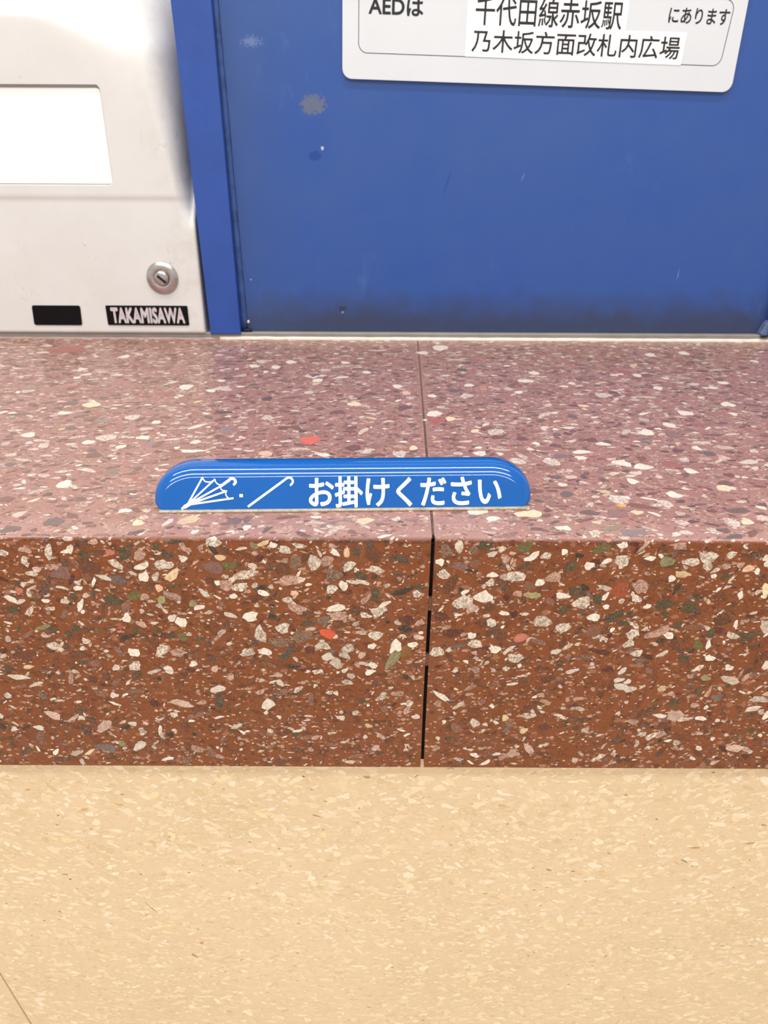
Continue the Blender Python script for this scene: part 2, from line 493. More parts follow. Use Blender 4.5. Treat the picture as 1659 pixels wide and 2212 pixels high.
LTOP = (YB + 0.012) - (YF + RE)
LARC = RE * math.pi / 2
LFR = (ZT - RE) - ZL
def prof(v, off):
    """point on the ledge's surface: back to front on the top, round the edge, down the front"""
    if v <= LTOP:
        return (YB + 0.012 - v, ZT + off)
    v -= LTOP
    if v <= LARC:
        a = v / RE
        return (YF + RE - (RE + off) * math.sin(a), ZT - RE + (RE + off) * math.cos(a))
    v -= LARC
    return (YF - off, ZT - RE - v)
VTOT = LTOP + LARC + LFR
V_OF_Y = lambda y: YB + 0.012 - y
V_OF_Z = lambda z: LTOP + LARC + (ZT - RE - z)

def outline(rg, wd, ht, ang, n=None, rough=0.16):
    """irregular broken-stone outline: jittered corners plus a few lobes"""
    n = n or (rg.integers(6, 9) if wd * ht < 4e-6 else rg.integers(8, 13))
    a = np.sort((np.arange(n) + rg.uniform(-0.36, 0.36, n)) * 2 * np.pi / n)
    ph = rg.uniform(0, 6.28, 3)
    r = 1 + rg.uniform(-rough, rough, n) + 0.12 * np.cos(2 * a + ph[0]) + 0.13 * np.cos(3 * a + ph[1]) + 0.06 * np.cos(5 * a + ph[2])
    x = np.cos(a) * r * wd / 2; y = np.sin(a) * r * ht / 2
    c, s = math.cos(ang), math.sin(ang)
    return x * c - y * s, x * s + y * c

def build_mesh(name, polys, cols, skirt):
    """polys: list of (n,3) top loops and (n,3) bottom loops"""
    verts, faces, fc = [], [], []
    k = 0
    for (tp, bt), col in zip(polys, cols):
        n = len(tp)
        verts += tp
        faces.append(list(range(k, k + n))); fc.append(col)
        if skirt:
            verts += bt
            for i in range(n):
                j = (i + 1) % n
                faces.append([k + i, k + n + i, k + n + j, k + j]); fc.append(col)
            k += 2 * n
        else:
            k += n
    me = bpy.data.meshes.new(name)
    me.from_pydata(verts, [], faces)
    at = me.attributes.new('chip', 'FLOAT_COLOR', 'FACE')
    at.data.foreach_set('color', np.array(fc, dtype=np.float32).ravel())
    me.update()
    return me

def pick_col(rg):
    c, m, _ = CHIPS[int(np.searchsorted(CW, rg.random()))]
    j = rg.uniform(0.74, 1.10)
    return (c[0] * j, c[1] * j, c[2] * j, m)

# stones that can be recognised one by one: x, along-surface v, width, height, angle, colour, mottle
def T(x, y): return (x, V_OF_Y(y))
def F(x, z): return (x, V_OF_Z(z))
KEY = dict(w=(232, 226, 214, .06), m=(222, 212, 198, .8), p=(192, 152, 136, .75), c=(240, 218, 180, .06), g=(118, 112, 112, .25), G=(58, 60, 62, .3),
    k=(26, 22, 22, .2), r=(78, 22, 18, .15), R=(168, 62, 52, .05), R2=(150, 72, 62, .2), o=(216, 84, 48, .08), o2=(150, 66, 34, .2), O=(62, 56, 32, .3), n=(92, 90, 40, .35),
    N=(158, 158, 110, .25), b=(94, 48, 24, .12), B=(122, 74, 52, .3), B2=(124, 84, 30, .2), d=(112, 82, 64, .9), s=(196, 116, 98, .2), P=(228, 188, 158, .15), v=(122, 84, 80, .35), y=(226, 170, 70, .05))
# each: side (t = tread, f = front), x, then y or z, width, height (mm), turn in degrees, kind
NAMED_TXT = """t -222.6 519.3 5.6 7.3 0 w;t -189.7 456.7 10.8 12.2 51 c;t -199.3 439.9 7.6 8.0 57 w;t -156.5 431.5 8.9 11.5 0 m;t -140.3 423.1 5.4 7.0 0 w;t -141.5 497.1 10.1 13.1 0 w;
t -203.4 400.0 8.3 7.7 0 w;t -166.5 388.8 5.9 7.7 0 w;t -159.7 396.4 10.2 13.2 0 m;t -188.2 383.9 6.2 8.0 0 m;t -139.7 396.7 8.3 6.7 0 w;t -203.3 460.1 8.7 7.4 0 G;
t -171.9 424.7 8.8 8.6 0 g;t -198.7 368.8 4.8 6.2 0 m;t -201.9 381.9 2.5 3.2 0 k;t -144.9 372.1 2.1 2.6 0 k;t -242.1 492.5 7.6 8.4 0 g;t -119.9 384.9 5.0 6.4 0 g;
t -132.5 387.4 5.6 7.3 0 g;t -193.0 355.7 5.8 4.8 0 G;t -259.8 603.1 25.7 28.0 0 R2;t -146.9 381.8 4.9 6.4 0 w;t -210.0 580.8 8.0 10.4 0 w;t -227.4 541.6 6.7 8.2 0 w;
t -239.8 574.6 7.0 9.1 0 m;t -47.9 393.9 11.4 13.2 0 o;t -81.1 567.0 7.8 10.2 0 w;t -59.3 528.7 5.7 7.5 0 G;t -56.3 514.8 8.0 9.0 0 w;t -115.9 493.4 10.0 13.0 53 m;
t -123.1 489.1 6.1 7.9 0 w;t -83.8 471.1 6.7 8.6 0 k;t -115.3 456.0 4.3 5.6 0 G;t -98.9 450.9 3.6 4.6 0 G;t -97.0 409.2 9.8 10.1 0 g;t -65.9 413.8 5.9 7.7 0 r;
t -54.0 408.9 4.3 5.0 0 k;t -28.1 460.7 8.7 9.9 -58 c;t -38.5 479.7 4.5 5.9 0 r;t -77.5 432.8 6.9 8.9 0 m;t -17.3 376.6 5.5 7.0 0 m;t -24.3 381.8 8.6 8.9 0 r;
t -12.4 384.6 6.2 8.1 0 v;t -95.2 537.6 4.2 5.4 0 w;t -40.8 565.3 6.1 7.9 0 w;t -69.0 373.2 6.7 8.6 0 P;t -23.5 537.4 6.2 8.1 0 w;t -62.7 397.9 5.7 7.5 0 v;
t -106.4 554.2 7.7 10.0 0 w;t -90.5 551.1 7.6 9.9 0 w;t -103.6 568.3 8.7 10.8 0 m;t -1.6 501.2 7.0 9.2 0 w;t 4.0 486.4 6.1 7.9 0 P;t 20.9 442.4 9.8 11.5 0 w;
t 21.4 428.9 10.3 8.7 0 R;t 15.0 429.9 2.7 3.6 0 w;t 29.8 432.4 6.2 8.1 0 c;t 42.3 410.4 4.9 6.4 0 c;t 47.4 412.9 4.0 5.2 0 r;t 53.3 408.5 9.2 11.9 0 m;
t 53.0 399.7 6.4 6.8 0 r;t 46.7 504.9 5.9 7.7 0 w;t 43.1 479.9 8.3 10.8 0 m;t 86.6 516.6 13.7 7.6 0 w;t 77.9 488.6 5.8 7.5 0 w;t 72.0 496.8 6.2 8.1 0 m;
t 95.6 538.1 7.5 9.8 0 w;t 102.5 438.0 5.6 7.3 0 G;t 87.0 405.0 4.9 6.4 0 G;t 83.1 387.0 6.0 6.4 0 r;t 73.3 390.5 3.8 4.9 0 w;t 42.0 374.8 6.4 8.3 0 w;
t 17.9 598.0 8.3 10.7 0 w;t 32.5 615.7 14.1 18.4 0 w;t 2.7 452.7 8.6 9.6 0 r;t -3.8 461.1 4.4 5.7 0 N;t 91.9 369.5 3.6 4.7 0 w;t 0.0 373.3 7.9 10.2 0 m;
t 55.3 500.8 5.5 7.1 0 s;t 93.3 444.7 3.5 4.6 0 w;t 77.2 362.7 7.7 9.8 0 m;t 37.4 378.2 3.1 4.0 0 r;t 59.9 364.1 7.7 10.0 0 m;t 7.4 382.2 4.9 6.3 0 c;
t 20.9 479.5 6.8 6.6 0 w;t 36.0 492.0 10.0 8.3 0 G;t 137.8 409.8 9.2 11.1 0 w;t 155.3 422.5 7.5 9.7 0 w;t 111.8 361.6 8.9 9.8 -36 w;t 121.3 356.9 8.8 8.0 0 w;
t 104.0 396.6 7.0 7.6 0 r;t 98.3 383.6 3.4 4.4 0 G;t 99.7 374.8 3.7 4.8 0 s;t 204.6 463.9 8.1 10.5 0 w;t 221.1 514.1 7.7 8.4 0 w;t 212.0 490.2 5.0 6.5 0 G;
t 248.6 517.6 4.9 6.3 0 r;t 157.5 384.4 5.3 6.3 0 w;t 161.1 375.7 6.7 7.0 0 G;t 173.8 378.5 3.7 4.8 0 r;t 177.8 377.6 2.8 3.6 0 r;t 144.8 366.9 5.4 7.0 0 m;
t 137.0 360.3 8.9 8.1 0 R2;t 131.3 384.0 3.7 4.9 0 m;t 223.1 601.7 8.4 10.9 0 w;t 195.0 595.2 8.3 10.7 0 w;t 159.8 542.7 8.4 11.0 0 R2;t 172.4 500.1 7.1 9.2 0 w;
t 151.0 408.0 7.2 9.4 0 v;t 131.6 482.8 9.9 12.9 0 m;t 140.3 424.4 4.1 5.3 0 k;t 167.6 533.1 6.7 8.6 0 w;t 163.3 392.8 7.6 5.6 0 m;t 268.2 576.0 6.3 8.1 0 w;
t 200.5 444.2 5.0 6.4 0 w;t 93.3 368.7 6.0 5.1 0 w;t 231.4 587.2 9.1 6.9 0 G;t 142.9 351.4 6.2 7.2 0 w;t 110.9 338.0 5.6 7.3 0 w;t 125.7 322.1 7.2 7.1 0 w;
t 76.1 342.4 4.5 5.9 0 G;t 76.6 322.2 6.8 7.1 0 G;t 98.5 316.0 9.1 8.7 0 m;t 98.5 310.0 4.2 3.4 0 y;t 56.2 300.6 11.5 8.0 0 c;t 94.4 301.0 10.1 8.0 0 v;
t 152.3 330.1 9.5 7.4 0 c;t 118.6 312.0 6.3 8.1 0 m;t 140.7 293.0 6.6 8.4 0 m;t 147.3 293.8 5.3 6.1 0 c;t 129.7 284.7 5.2 6.7 0 m;t 136.8 279.8 7.0 4.4 0 G;
t 95.8 282.9 10.3 7.2 0 g;t 80.2 282.0 5.1 6.7 0 m;t 68.4 286.9 6.5 4.4 0 w;t 160.1 346.6 5.3 6.9 0 r;t 172.0 445.0 8.5 11.0 0 w;t -145.1 290.6 7.2 9.1 0 G;
t -159.9 283.0 8.3 5.8 0 G;t -114.4 294.0 4.0 5.1 0 v;t -109.0 289.5 4.6 5.9 0 c;t -63.0 285.8 3.9 5.0 0 w;t -83.6 281.7 3.2 4.1 0 w;t -156.2 331.0 7.3 8.4 0 w;
t -118.6 301.8 5.4 4.8 0 w;f -142.4 793.4 2.9 7.0 -15 m;f -96.2 787.4 7.0 4.7 0 m;f -105.4 786.8 5.8 3.3 20 w;f -115.7 787.6 7.7 3.0 -30 m;f -105.4 781.6 3.9 5.0 0 w;
f -100.6 781.6 2.4 5.0 -15 m;f -99.8 776.3 3.2 3.9 0 P;f -111.9 792.2 6.2 6.5 0 O;f -151.9 793.9 5.2 3.2 0 p;f -153.0 788.5 2.9 4.9 0 m;f -128.6 791.9 4.3 3.8 0 O;
f -126.7 786.4 8.7 6.6 0 b;f -120.2 770.2 8.4 5.7 0 O;f -110.8 772.6 6.4 4.6 20 n;f -93.6 777.2 6.3 1.7 0 O;f -99.5 770.6 3.4 4.0 0 N;f -92.2 759.7 5.5 4.7 0 w;
f -136.0 793.2 2.9 1.9 0 w;f -133.5 776.1 4.4 2.3 0 w;f -158.2 774.6 3.4 3.4 0 s;f -154.4 773.7 2.2 4.0 0 m;f -162.4 770.5 6.9 2.6 -30 w;f -147.8 769.8 3.4 2.0 0 w;
f -155.7 764.8 2.5 6.4 -35 m;f -148.3 755.2 6.0 2.4 0 O;f -148.4 746.8 7.1 4.3 -30 m;f -102.5 744.9 5.6 6.7 0 m;f -161.7 742.4 10.2 4.9 0 b;f -138.9 742.9 9.2 4.3 0 b;
f -105.5 792.0 5.7 4.9 0 p;f -94.5 792.1 4.8 3.8 0 O;f -127.6 773.3 2.4 3.4 0 O;f -135.9 771.8 3.9 3.4 0 O;f -97.3 752.8 4.0 3.6 -30 O;f -92.5 752.2 4.5 4.8 0 n;
f -115.3 761.6 3.5 4.7 0 w;f -152.5 770.0 3.9 1.4 0 O;f -128.9 781.4 3.9 3.3 0 B;f -106.2 772.0 3.9 3.4 0 p;f -139.3 783.1 7.7 6.1 0 v;f -162.8 765.4 5.4 3.5 0 O;
f -126.4 779.2 1.5 4.5 -20 w;f -117.5 793.0 3.8 2.7 -30 s;f -87.2 795.3 2.9 6.4 25 p;f -75.1 797.8 5.7 4.8 0 m;f -42.2 788.8 5.3 6.5 0 d;f -34.7 788.6 6.2 6.5 0 m;
f -44.8 780.3 9.7 5.6 0 p;f -26.8 782.9 7.3 6.6 0 d;f -20.6 787.0 6.7 3.8 30 m;f -9.6 785.7 6.7 3.3 0 m;f -26.0 793.3 4.8 2.4 -35 w;f -21.2 793.3 2.9 4.3 0 P;
f -15.6 782.7 6.3 3.3 -25 O;f -22.8 777.9 3.4 5.1 0 w;f -27.7 776.4 4.9 4.5 0 m;f -56.7 776.9 3.9 2.3 0 k;f -43.4 774.1 3.9 2.8 0 P;f -26.5 767.0 7.4 3.5 8 w;
f -25.4 763.0 6.9 4.7 0 p;f -42.8 766.7 8.9 4.6 -20 p;f -39.5 764.4 3.0 2.3 0 O;f -62.6 762.5 6.5 4.7 0 w;f -8.5 765.4 7.4 4.1 15 m;f -69.4 787.3 5.8 3.8 0 n;
f -76.0 786.2 8.7 6.0 0 v;f -69.0 772.5 3.9 2.3 0 w;f -59.3 753.6 6.0 8.4 0 m;f -49.3 756.7 5.5 5.3 -40 m;f -41.3 752.5 8.5 6.0 0 d;f -30.2 754.1 6.0 5.4 0 o;
f -32.7 747.8 6.1 4.2 0 m;f -57.7 744.7 6.6 3.4 0 w;f -65.6 744.2 6.6 3.7 0 m;f -9.8 753.3 6.5 4.2 0 m;f -38.6 745.6 4.1 4.3 0 r;f -50.8 749.5 9.1 5.4 0 d;
f -57.1 790.6 3.8 3.3 0 r;f -46.4 794.5 4.8 4.3 0 m;f -51.0 796.6 2.8 2.9 0 w;f -10.2 792.5 7.2 6.5 0 b;f -17.4 793.8 3.8 4.3 0 O;f -47.9 785.8 7.2 6.6 0 b;
f -75.0 779.0 2.7 2.8 0 w;f -71.7 777.9 5.8 6.2 0 p;f -25.0 758.6 6.5 3.0 0 b;f -31.9 760.9 5.5 5.3 0 d;f -53.7 762.5 4.0 2.3 0 k;f -9.7 774.0 4.4 5.1 0 O;
f -84.0 767.0 4.9 2.9 15 w;f 1.3 775.2 9.8 2.5 22 k;f 26.9 769.9 9.3 6.3 0 m;f 22.9 755.0 9.0 4.8 0 r;f 18.2 763.2 7.4 4.1 0 r;f 4.3 761.4 4.5 4.7 0 r;
f 2.9 757.0 6.5 3.6 0 k;f 24.4 796.5 3.8 5.3 0 m;f 51.0 796.4 7.6 4.3 0 n;f 54.4 792.1 7.2 3.2 30 w;f 34.8 797.1 5.2 4.8 0 O;f 16.8 789.2 3.1 3.5 0 w;
f 38.4 783.4 5.1 2.5 0 w;f 47.2 782.7 10.1 5.0 0 m;f 38.1 779.6 3.9 3.4 0 m;f 56.1 773.5 6.8 2.8 0 N;f 68.6 773.6 6.4 2.8 0 w;f 73.7 775.6 5.9 4.5 0 O;
f 69.5 766.5 4.4 3.5 0 O;f 70.3 758.0 7.0 4.1 0 m;f 52.2 752.5 5.5 4.2 0 s;f 31.5 753.6 3.3 3.6 0 w;f 43.3 753.4 7.0 4.8 0 b;f 41.7 746.4 5.6 3.7 0 w;
f 50.6 742.2 6.6 4.9 0 m;f -1.1 747.4 5.6 6.7 0 w;f 6.2 748.6 4.5 3.0 0 w;f 3.0 745.2 6.1 5.5 0 B2;f 16.7 745.0 6.1 5.5 0 m;f 7.6 774.1 3.4 3.4 0 m;
f 19.2 794.3 5.2 5.9 0 d;f 25.0 787.3 6.2 4.4 0 v;f 30.9 788.4 5.3 3.8 0 B;f 41.6 795.3 3.8 2.7 0 m;f 30.4 794.9 4.3 3.8 0 d;f 43.5 791.2 3.8 4.3 0 p;
f 67.3 794.3 2.9 2.7 0 w;f 70.8 787.8 5.3 4.4 0 O;f 64.1 782.3 7.3 4.4 0 p;f 58.5 780.0 3.9 3.3 0 w;f 27.6 775.1 3.9 2.0 30 w;f 44.6 764.9 4.5 2.0 -15 w;
f 25.1 763.9 4.0 1.2 0 w;f 39.5 760.1 4.0 4.7 0 m;f 43.9 776.3 3.9 1.7 0 O;f 38.3 767.7 5.4 4.0 0 b;f 59.9 792.4 3.8 3.8 0 m;f 49.4 774.6 3.9 2.8 0 p;
f 54.3 778.0 6.3 4.5 0 B;f 18.6 783.4 4.3 4.4 0 m;f 90.5 797.4 4.7 3.2 0 w;f 82.4 795.8 6.6 4.8 0 n;f 91.2 790.1 5.7 7.1 0 m;f 102.5 791.5 4.8 2.2 0 w;
f 102.4 788.8 5.3 3.3 0 b;f 119.7 790.0 6.7 4.3 0 m;f 126.2 792.2 6.7 6.5 0 m;f 143.5 786.9 5.8 2.7 20 P;f 149.7 791.8 2.9 3.2 0 w;f 78.0 787.9 4.8 3.3 40 w;
f 85.0 790.1 4.3 2.4 20 w;f 92.4 776.6 6.8 8.4 0 o2;f 100.5 778.0 6.3 7.3 0 p;f 111.3 769.3 8.8 4.6 15 O;f 121.8 768.2 6.9 5.5 0 O;f 83.4 772.0 4.4 5.1 0 O;
f 86.2 773.1 2.2 4.3 -20 w;f 104.5 768.6 3.4 2.3 0 w;f 87.3 768.3 3.0 2.3 0 w;f 82.5 763.0 6.9 3.5 -10 w;f 94.9 760.5 5.5 2.1 0 O;f 119.0 759.4 3.5 3.5 0 O;
f 125.4 758.3 7.5 3.0 0 B;f 133.4 755.4 4.5 4.2 0 O;f 146.3 754.6 4.0 3.0 15 O;f 100.1 754.9 5.5 6.6 0 m;f 83.5 756.3 7.5 5.9 0 B;f 111.0 755.8 12.0 4.2 25 p;
f 112.7 764.7 3.5 3.5 0 O;f 128.9 749.4 4.0 4.8 0 n;f 133.4 749.4 2.0 5.4 0 w;f 119.0 749.6 6.0 4.8 0 b;f 134.4 783.0 3.4 2.8 45 O;f 129.9 783.4 2.4 2.2 0 w;
f 142.5 774.3 2.4 4.0 0 w;f 112.8 782.0 3.4 2.8 0 w;f 152.8 776.9 3.9 5.6 0 c;f 147.3 785.8 2.2 3.0 0 w;f 133.8 774.0 5.4 3.4 0 b;f 143.3 759.9 1.5 4.7 0 w;
f 99.3 749.8 5.0 3.6 25 m;f 103.5 744.9 6.1 3.1 25 m;f 135.2 742.4 4.6 3.7 0 w;"""
NAMED = []
for item in NAMED_TXT.replace('\n', '').split(';'):
    if not item: continue
    a = item.split()
    x, q, wd, ht = [float(v) / 1000 for v in a[1:5]]
    k = KEY[a[6]]
    if a[0] == 't': ht = min(ht, 1.25 * wd)
    NAMED.append(((x, V_OF_Y(q) if a[0] == 't' else V_OF_Z(q)), wd, ht, math.radians(float(a[5])), k[:3], k[3]))

def scatter_ledge(rg):
    placed = []
    grid = {}
    def ok(x, v, r, lim):
        gx, gv = int(x / 0.006), int(v / 0.006)
        for i in range(gx - 1, gx + 2):
            for j in range(gv - 1, gv + 2):
                for (a, b, q) in grid.get((i, j), ()):
                    if (a - x) ** 2 + (b - v) ** 2 < (lim * (q + r)) ** 2: return False
        return True
    def add(x, v, r):
        grid.setdefault((int(x / 0.006), int(v / 0.006)), []).append((x, v, r))
    for (xv, wd, ht, ang, col, mot) in NAMED:
        placed.append((xv[0], xv[1], wd, ht, ang, lin(*col)[:3] + (mot,), True))
        add(xv[0], xv[1], 0.4 * (wd + ht) / 2)
    XL, XR = -0.46, 0.46
    for (num, lo, hi, med, lim) in ((3800, 0.0040, 0.0080, 0.0047, 0.84), (9000, 0.0025, 0.0042, 0.0031, 0.78), (16000, 0.0013, 0.0026, 0.0018, 0.70), (42000, 0.0005, 0.0013, 0.0009, 0.45)):
        for _ in range(num):
            s = min(hi, max(lo, med * math.exp(rg.normal(0, 0.3))))
            v = rg.uniform(0, VTOT); x = rg.uniform(XL, XR)
            if v > LTOP: s *= 0.86
            yy = prof(v, 0)[0]
            if abs(x) > 0.08 + 0.50 * yy: continue       # nothing is seen beyond this
            asp = 1.0 + rg.random() ** 1.5 * (2.4 if s > 0.0018 else 4.0)
            wd = s * math.sqrt(asp); ht = s / math.sqrt(asp)
            r = (wd + ht) / 4
            if v + r > VTOT - 0.0004: continue
            if abs(x - jx(v)) < max(wd, ht) * 0.55 + 0.0012: continue
            if not ok(x, v, r, lim): continue
            add(x, v, r)
            placed.append((x, v, wd, ht, rg.normal(0.15, 0.55), pick_col(rg), False))
    return placed

rg = np.random.default_rng(11)
placed = scatter_ledge(rg)

def chip_loops(p, level):
    x, v, wd, ht, ang, col, named = p
    ox, oy = outline(rg, wd, ht, -ang)
    tp, bt = [], []
    for a, b in zip(ox, oy):
        vv = min(max(v + b, 0.0002), VTOT - 0.0002)
        y, z = prof(vv, level); tp.append((x + a, y, z))
        y, z = prof(vv, -0.0008); bt.append((x + a, y, z))
    # outlines run clockwise on the surface; keep the top face outward
    return tp[::-1], bt[::-1]

def clip(poly, axis_v, keep_less):
    """clip a loop of (x, v) against v = axis_v"""
    out = []
    for i in range(len(poly)):
        a, b = poly[i - 1], poly[i]
        ia = (a[1] <= axis_v) if keep_less else (a[1] >= axis_v)
        ib = (b[1] <= axis_v) if keep_less else (b[1] >= axis_v)
        if ia != ib:
            t = (axis_v - a[1]) / (b[1] - a[1])
            out.append((a[0] + (b[0] - a[0]) * t, axis_v))
        if ib: out.append(b)
    return out
ARCV = [LTOP + LARC * k / 6 for k in range(7)]
def crosses(p):
    e = max(p[2], p[3]) * 0.75
    return p[1] + e > LTOP and p[1] - e < LTOP + LARC
def wrapped_loops(p, level):
    """a chip ground round the slab's edge, cut into narrow facets that follow the curve"""
    x, v, wd, ht, ang, col, named = p
    ox, oy = outline(rg, wd, ht, -ang)
    poly = [(x + a, min(max(v + b, 0.0002), VTOT - 0.0002)) for a, b in zip(ox, oy)]
    res = []
    for lo, hi in zip([-1] + ARCV, ARCV + [9]):
        q = clip(clip(poly, hi, True), lo, False)
        if len(q) > 2: res.append([(a,) + prof(b, level) for a, b in q][::-1])
    return res

# ------------------------------------------------------------------ the two ledge slabs
def slab(side, label):
    root = empty('ledge_slab', (0.0145 + side * 0.35, (YF + YB) / 2, ZL), label, 'ledge')
    gap = 0.0005
    vs = [0.0] + [LTOP * k / 8 for k in range(1, 9)] + [LTOP + LARC * k / 6 for k in range(1, 7)] + [LTOP + LARC + LFR * k / 6 for k in range(1, 7)]
    loop = [prof(v, 0) for v in vs]
    bm = bmesh.new()
    far, near = [], []
    for v, (y, z) in zip(vs, loop):
        g = gap + (0.00028 if v > LTOP else 0.0)
        near.append(bm.verts.new((jx(v) + side * g - root.location.x, y - root.location.y, z - root.location.z)))
        far.append(bm.verts.new((side * 0.75 - root.location.x, y - root.location.y, z - root.location.z)))
    yb = YB + 0.012
    near.append(bm.verts.new((jx(VTOT) + side * gap - root.location.x, yb - root.location.y, 0)))
    far.append(bm.verts.new((side * 0.75 - root.location.x, yb - root.location.y, 0)))
    n = len(near)
    for i in range(n):
        j = (i + 1) % n
        f = bm.faces.new((near[i], near[j], far[j], far[i]))
        f.smooth = 9 <= i <= 13
    bm.faces.new(near); bm.faces.new(far[::-1])
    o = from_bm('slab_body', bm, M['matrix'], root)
    return root

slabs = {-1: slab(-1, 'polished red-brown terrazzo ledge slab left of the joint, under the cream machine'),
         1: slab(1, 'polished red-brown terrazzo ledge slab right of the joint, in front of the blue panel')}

for side in (-1, 1):
    root = slabs[side]
    mine = [p for p in placed if (p[0] - jx(p[1])) * side > 0]
    def score(p):
        y, z = prof(p[1], 0)
        d2 = p[0] ** 2 + y ** 2 + (0.94 - z) ** 2
        fore = (0.14 if p[1] <= LTOP else y) / math.sqrt(d2)
        vis = 1 if abs(p[0]) < 0.5 * math.sqrt(d2) + 0.02 else 0
        vis *= 0 if (abs(p[0] + 0.024) < 0.075 and 0.306 < y < 0.33 and p[1] < LTOP) else 1
        return p[2] * p[3] * fore / d2 * vis + (1e3 if p[6] else 0)
    wrap = [p for p in mine if crosses(p)]
    mine = [p for p in mine if not crosses(p)]
    mine.sort(key=score, reverse=True)
    ox, oy, oz = root.location
    for i, p in enumerate(mine[:298]):
        tp, bt = chip_loops(p, 0.00009 + 0.00003 * rg.random())
        tp = [(a - ox, b - oy, c - oz) for a, b, c in tp]; bt = [(a - ox, b - oy, c - oz) for a, b, c in bt]
        me = build_mesh('stone_chip', [(tp, bt)], [p[5]], True)
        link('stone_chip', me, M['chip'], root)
    rest = mine[298:]
    loops = []
    for p in rest:
        big = max(p[2], p[3])
        tp, bt = chip_loops(p, (0.00006 if big > 0.0028 else 0.00003) + 0.00002 * rg.random())
        loops.append(([(a - ox, b - oy, c - oz) for a, b, c in tp], [(a - ox, b - oy, c - oz) for a, b, c in bt]))
    ccol = [p[5] for p in rest]
    for p in wrap:
        for lp in wrapped_loops(p, 0.00005 + 0.00003 * rg.random()):
            loops.append(([(a - ox, b - oy, c - oz) for a, b, c in lp], None)); ccol.append(p[5])
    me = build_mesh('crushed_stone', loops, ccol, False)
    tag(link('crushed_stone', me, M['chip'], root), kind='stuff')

# joint between the slabs: mortar on the tread, mostly fallen out of the front
def strip_on(name, v0, v1, off, mat, n=24, half=0.0012, wob=0.0002, parent=None):
    bm = bmesh.new()
    L, R = [], []
    for k in range(n + 1):
        v = v0 + (v1 - v0) * k / n
        o = off + wob * noise.noise(Vector((v * 700, 3, 0)))
        y, z = prof(v, o)
        L.append(bm.verts.new((jx(v) - half, y, z))); R.append(bm.verts.new((jx(v) + half, y, z)))
    for k in range(n):
        bm.faces.new((L[k], L[k + 1], R[k + 1], R[k]))
    r = bmesh.ops.extrude_face_region(bm, geom=bm.faces[:])
    for e in r['geom']:
        if isinstance(e, bmesh.types.BMVert):
            e.co.z -= 0.002 if v1 <= LTOP + 0.001 else 0; e.co.y += 0.002 if v0 > LTOP - 0.02 and v1 > LTOP + 0.001 else 0
    o = from_bm(name, bm, mat, parent)
    return o
jt = empty('joint', (0.0141, YF + 0.1, ZL), 'dark open joint between the two ledge slabs, with crumbs of mortar', 'joint')
jt['label'] = 'narrow joint between the two terrazzo ledge slabs with remnants of mortar'
def re(o):
    o.parent = jt; o.matrix_parent_inverse = Matrix.Translation(-jt.location); return o
re(strip_on('mortar', 0.002, LTOP - 0.003, -0.0004, M['mortar'], 160, 0.0009, 0.0005))
re(strip_on('joint_backing', LTOP - 0.003, VTOT - 0.0008, -0.0045, M['dark'], 30, 0.0009))
for z0, z1 in ((0.7716, 0.7655), (0.7430, 0.7375), (0.7385, 0.7370)):
    o = re(strip_on('mortar_crumb', V_OF_Z(z0), V_OF_Z(z1), -0.0007, plain('red_mortar', (122, 84, 68), 0.8, nz=900, amt=0.2, bump=0.4), 8, 0.0008, 0.0005))

# ------------------------------------------------------------------ beige wall below the ledge
TL = math.radians(10)
WY, WZ = YF + 0.0058, ZL + 0.001
wf = empty('wall_front', (0, WY, 0), None, None)
tag(wf, 'beige terrazzo wall leaning back under the ledge', kind='structure')
def wpt(x, s, off=0.0):
    """point on the beige wall, s metres down its slope"""
    return (x, math.sin(TL) * s - math.cos(TL) * off, WZ - math.cos(TL) * s - math.sin(TL) * off)
SL = WZ / math.cos(TL)
XJ = -0.2532
for (x0, x1) in ((XJ - 0.62, XJ - 0.00035), (XJ + 0.00035, 0.72)):
    bm = bmesh.new()
    fr = [bm.verts.new(wpt(x, s)) for x, s in ((x0, 0), (x0, SL), (x1, SL), (x1, 0))]
    bk = [bm.verts.new(wpt(x, s, -0.02)) for x, s in ((x0, 0), (x0, SL), (x1, SL), (x1, 0))]
    bm.faces.new(fr); bm.faces.new(bk[::-1])
    for i in range(4): bm.faces.new((fr[i], bk[i], bk[(i + 1) % 4], fr[(i + 1) % 4]))
    bmesh.ops.bevel(bm, geom=bm.edges[:], offset=0.0004, segments=1, affect='EDGES')
    from_bm('stone_panel', bm, M['beige'], wf)
bm = bmesh.new()
vv = [bm.verts.new(wpt(x, s, -0.0208)) for x, s in ((-0.9, 0), (-0.9, SL), (0.72, SL), (0.72, 0))]
vb = [bm.verts.new(wpt(x, s, -0.06)) for x, s in ((-0.9, 0), (-0.9, SL), (0.72, SL), (0.72, 0))]
bm.faces.new(vv); bm.faces.new(vb[::-1])
for i in range(4): bm.faces.new((vv[i], vb[i], vb[(i + 1) % 4], vv[(i + 1) % 4]))
from_bm('backing', bm, M['dark'], wf)

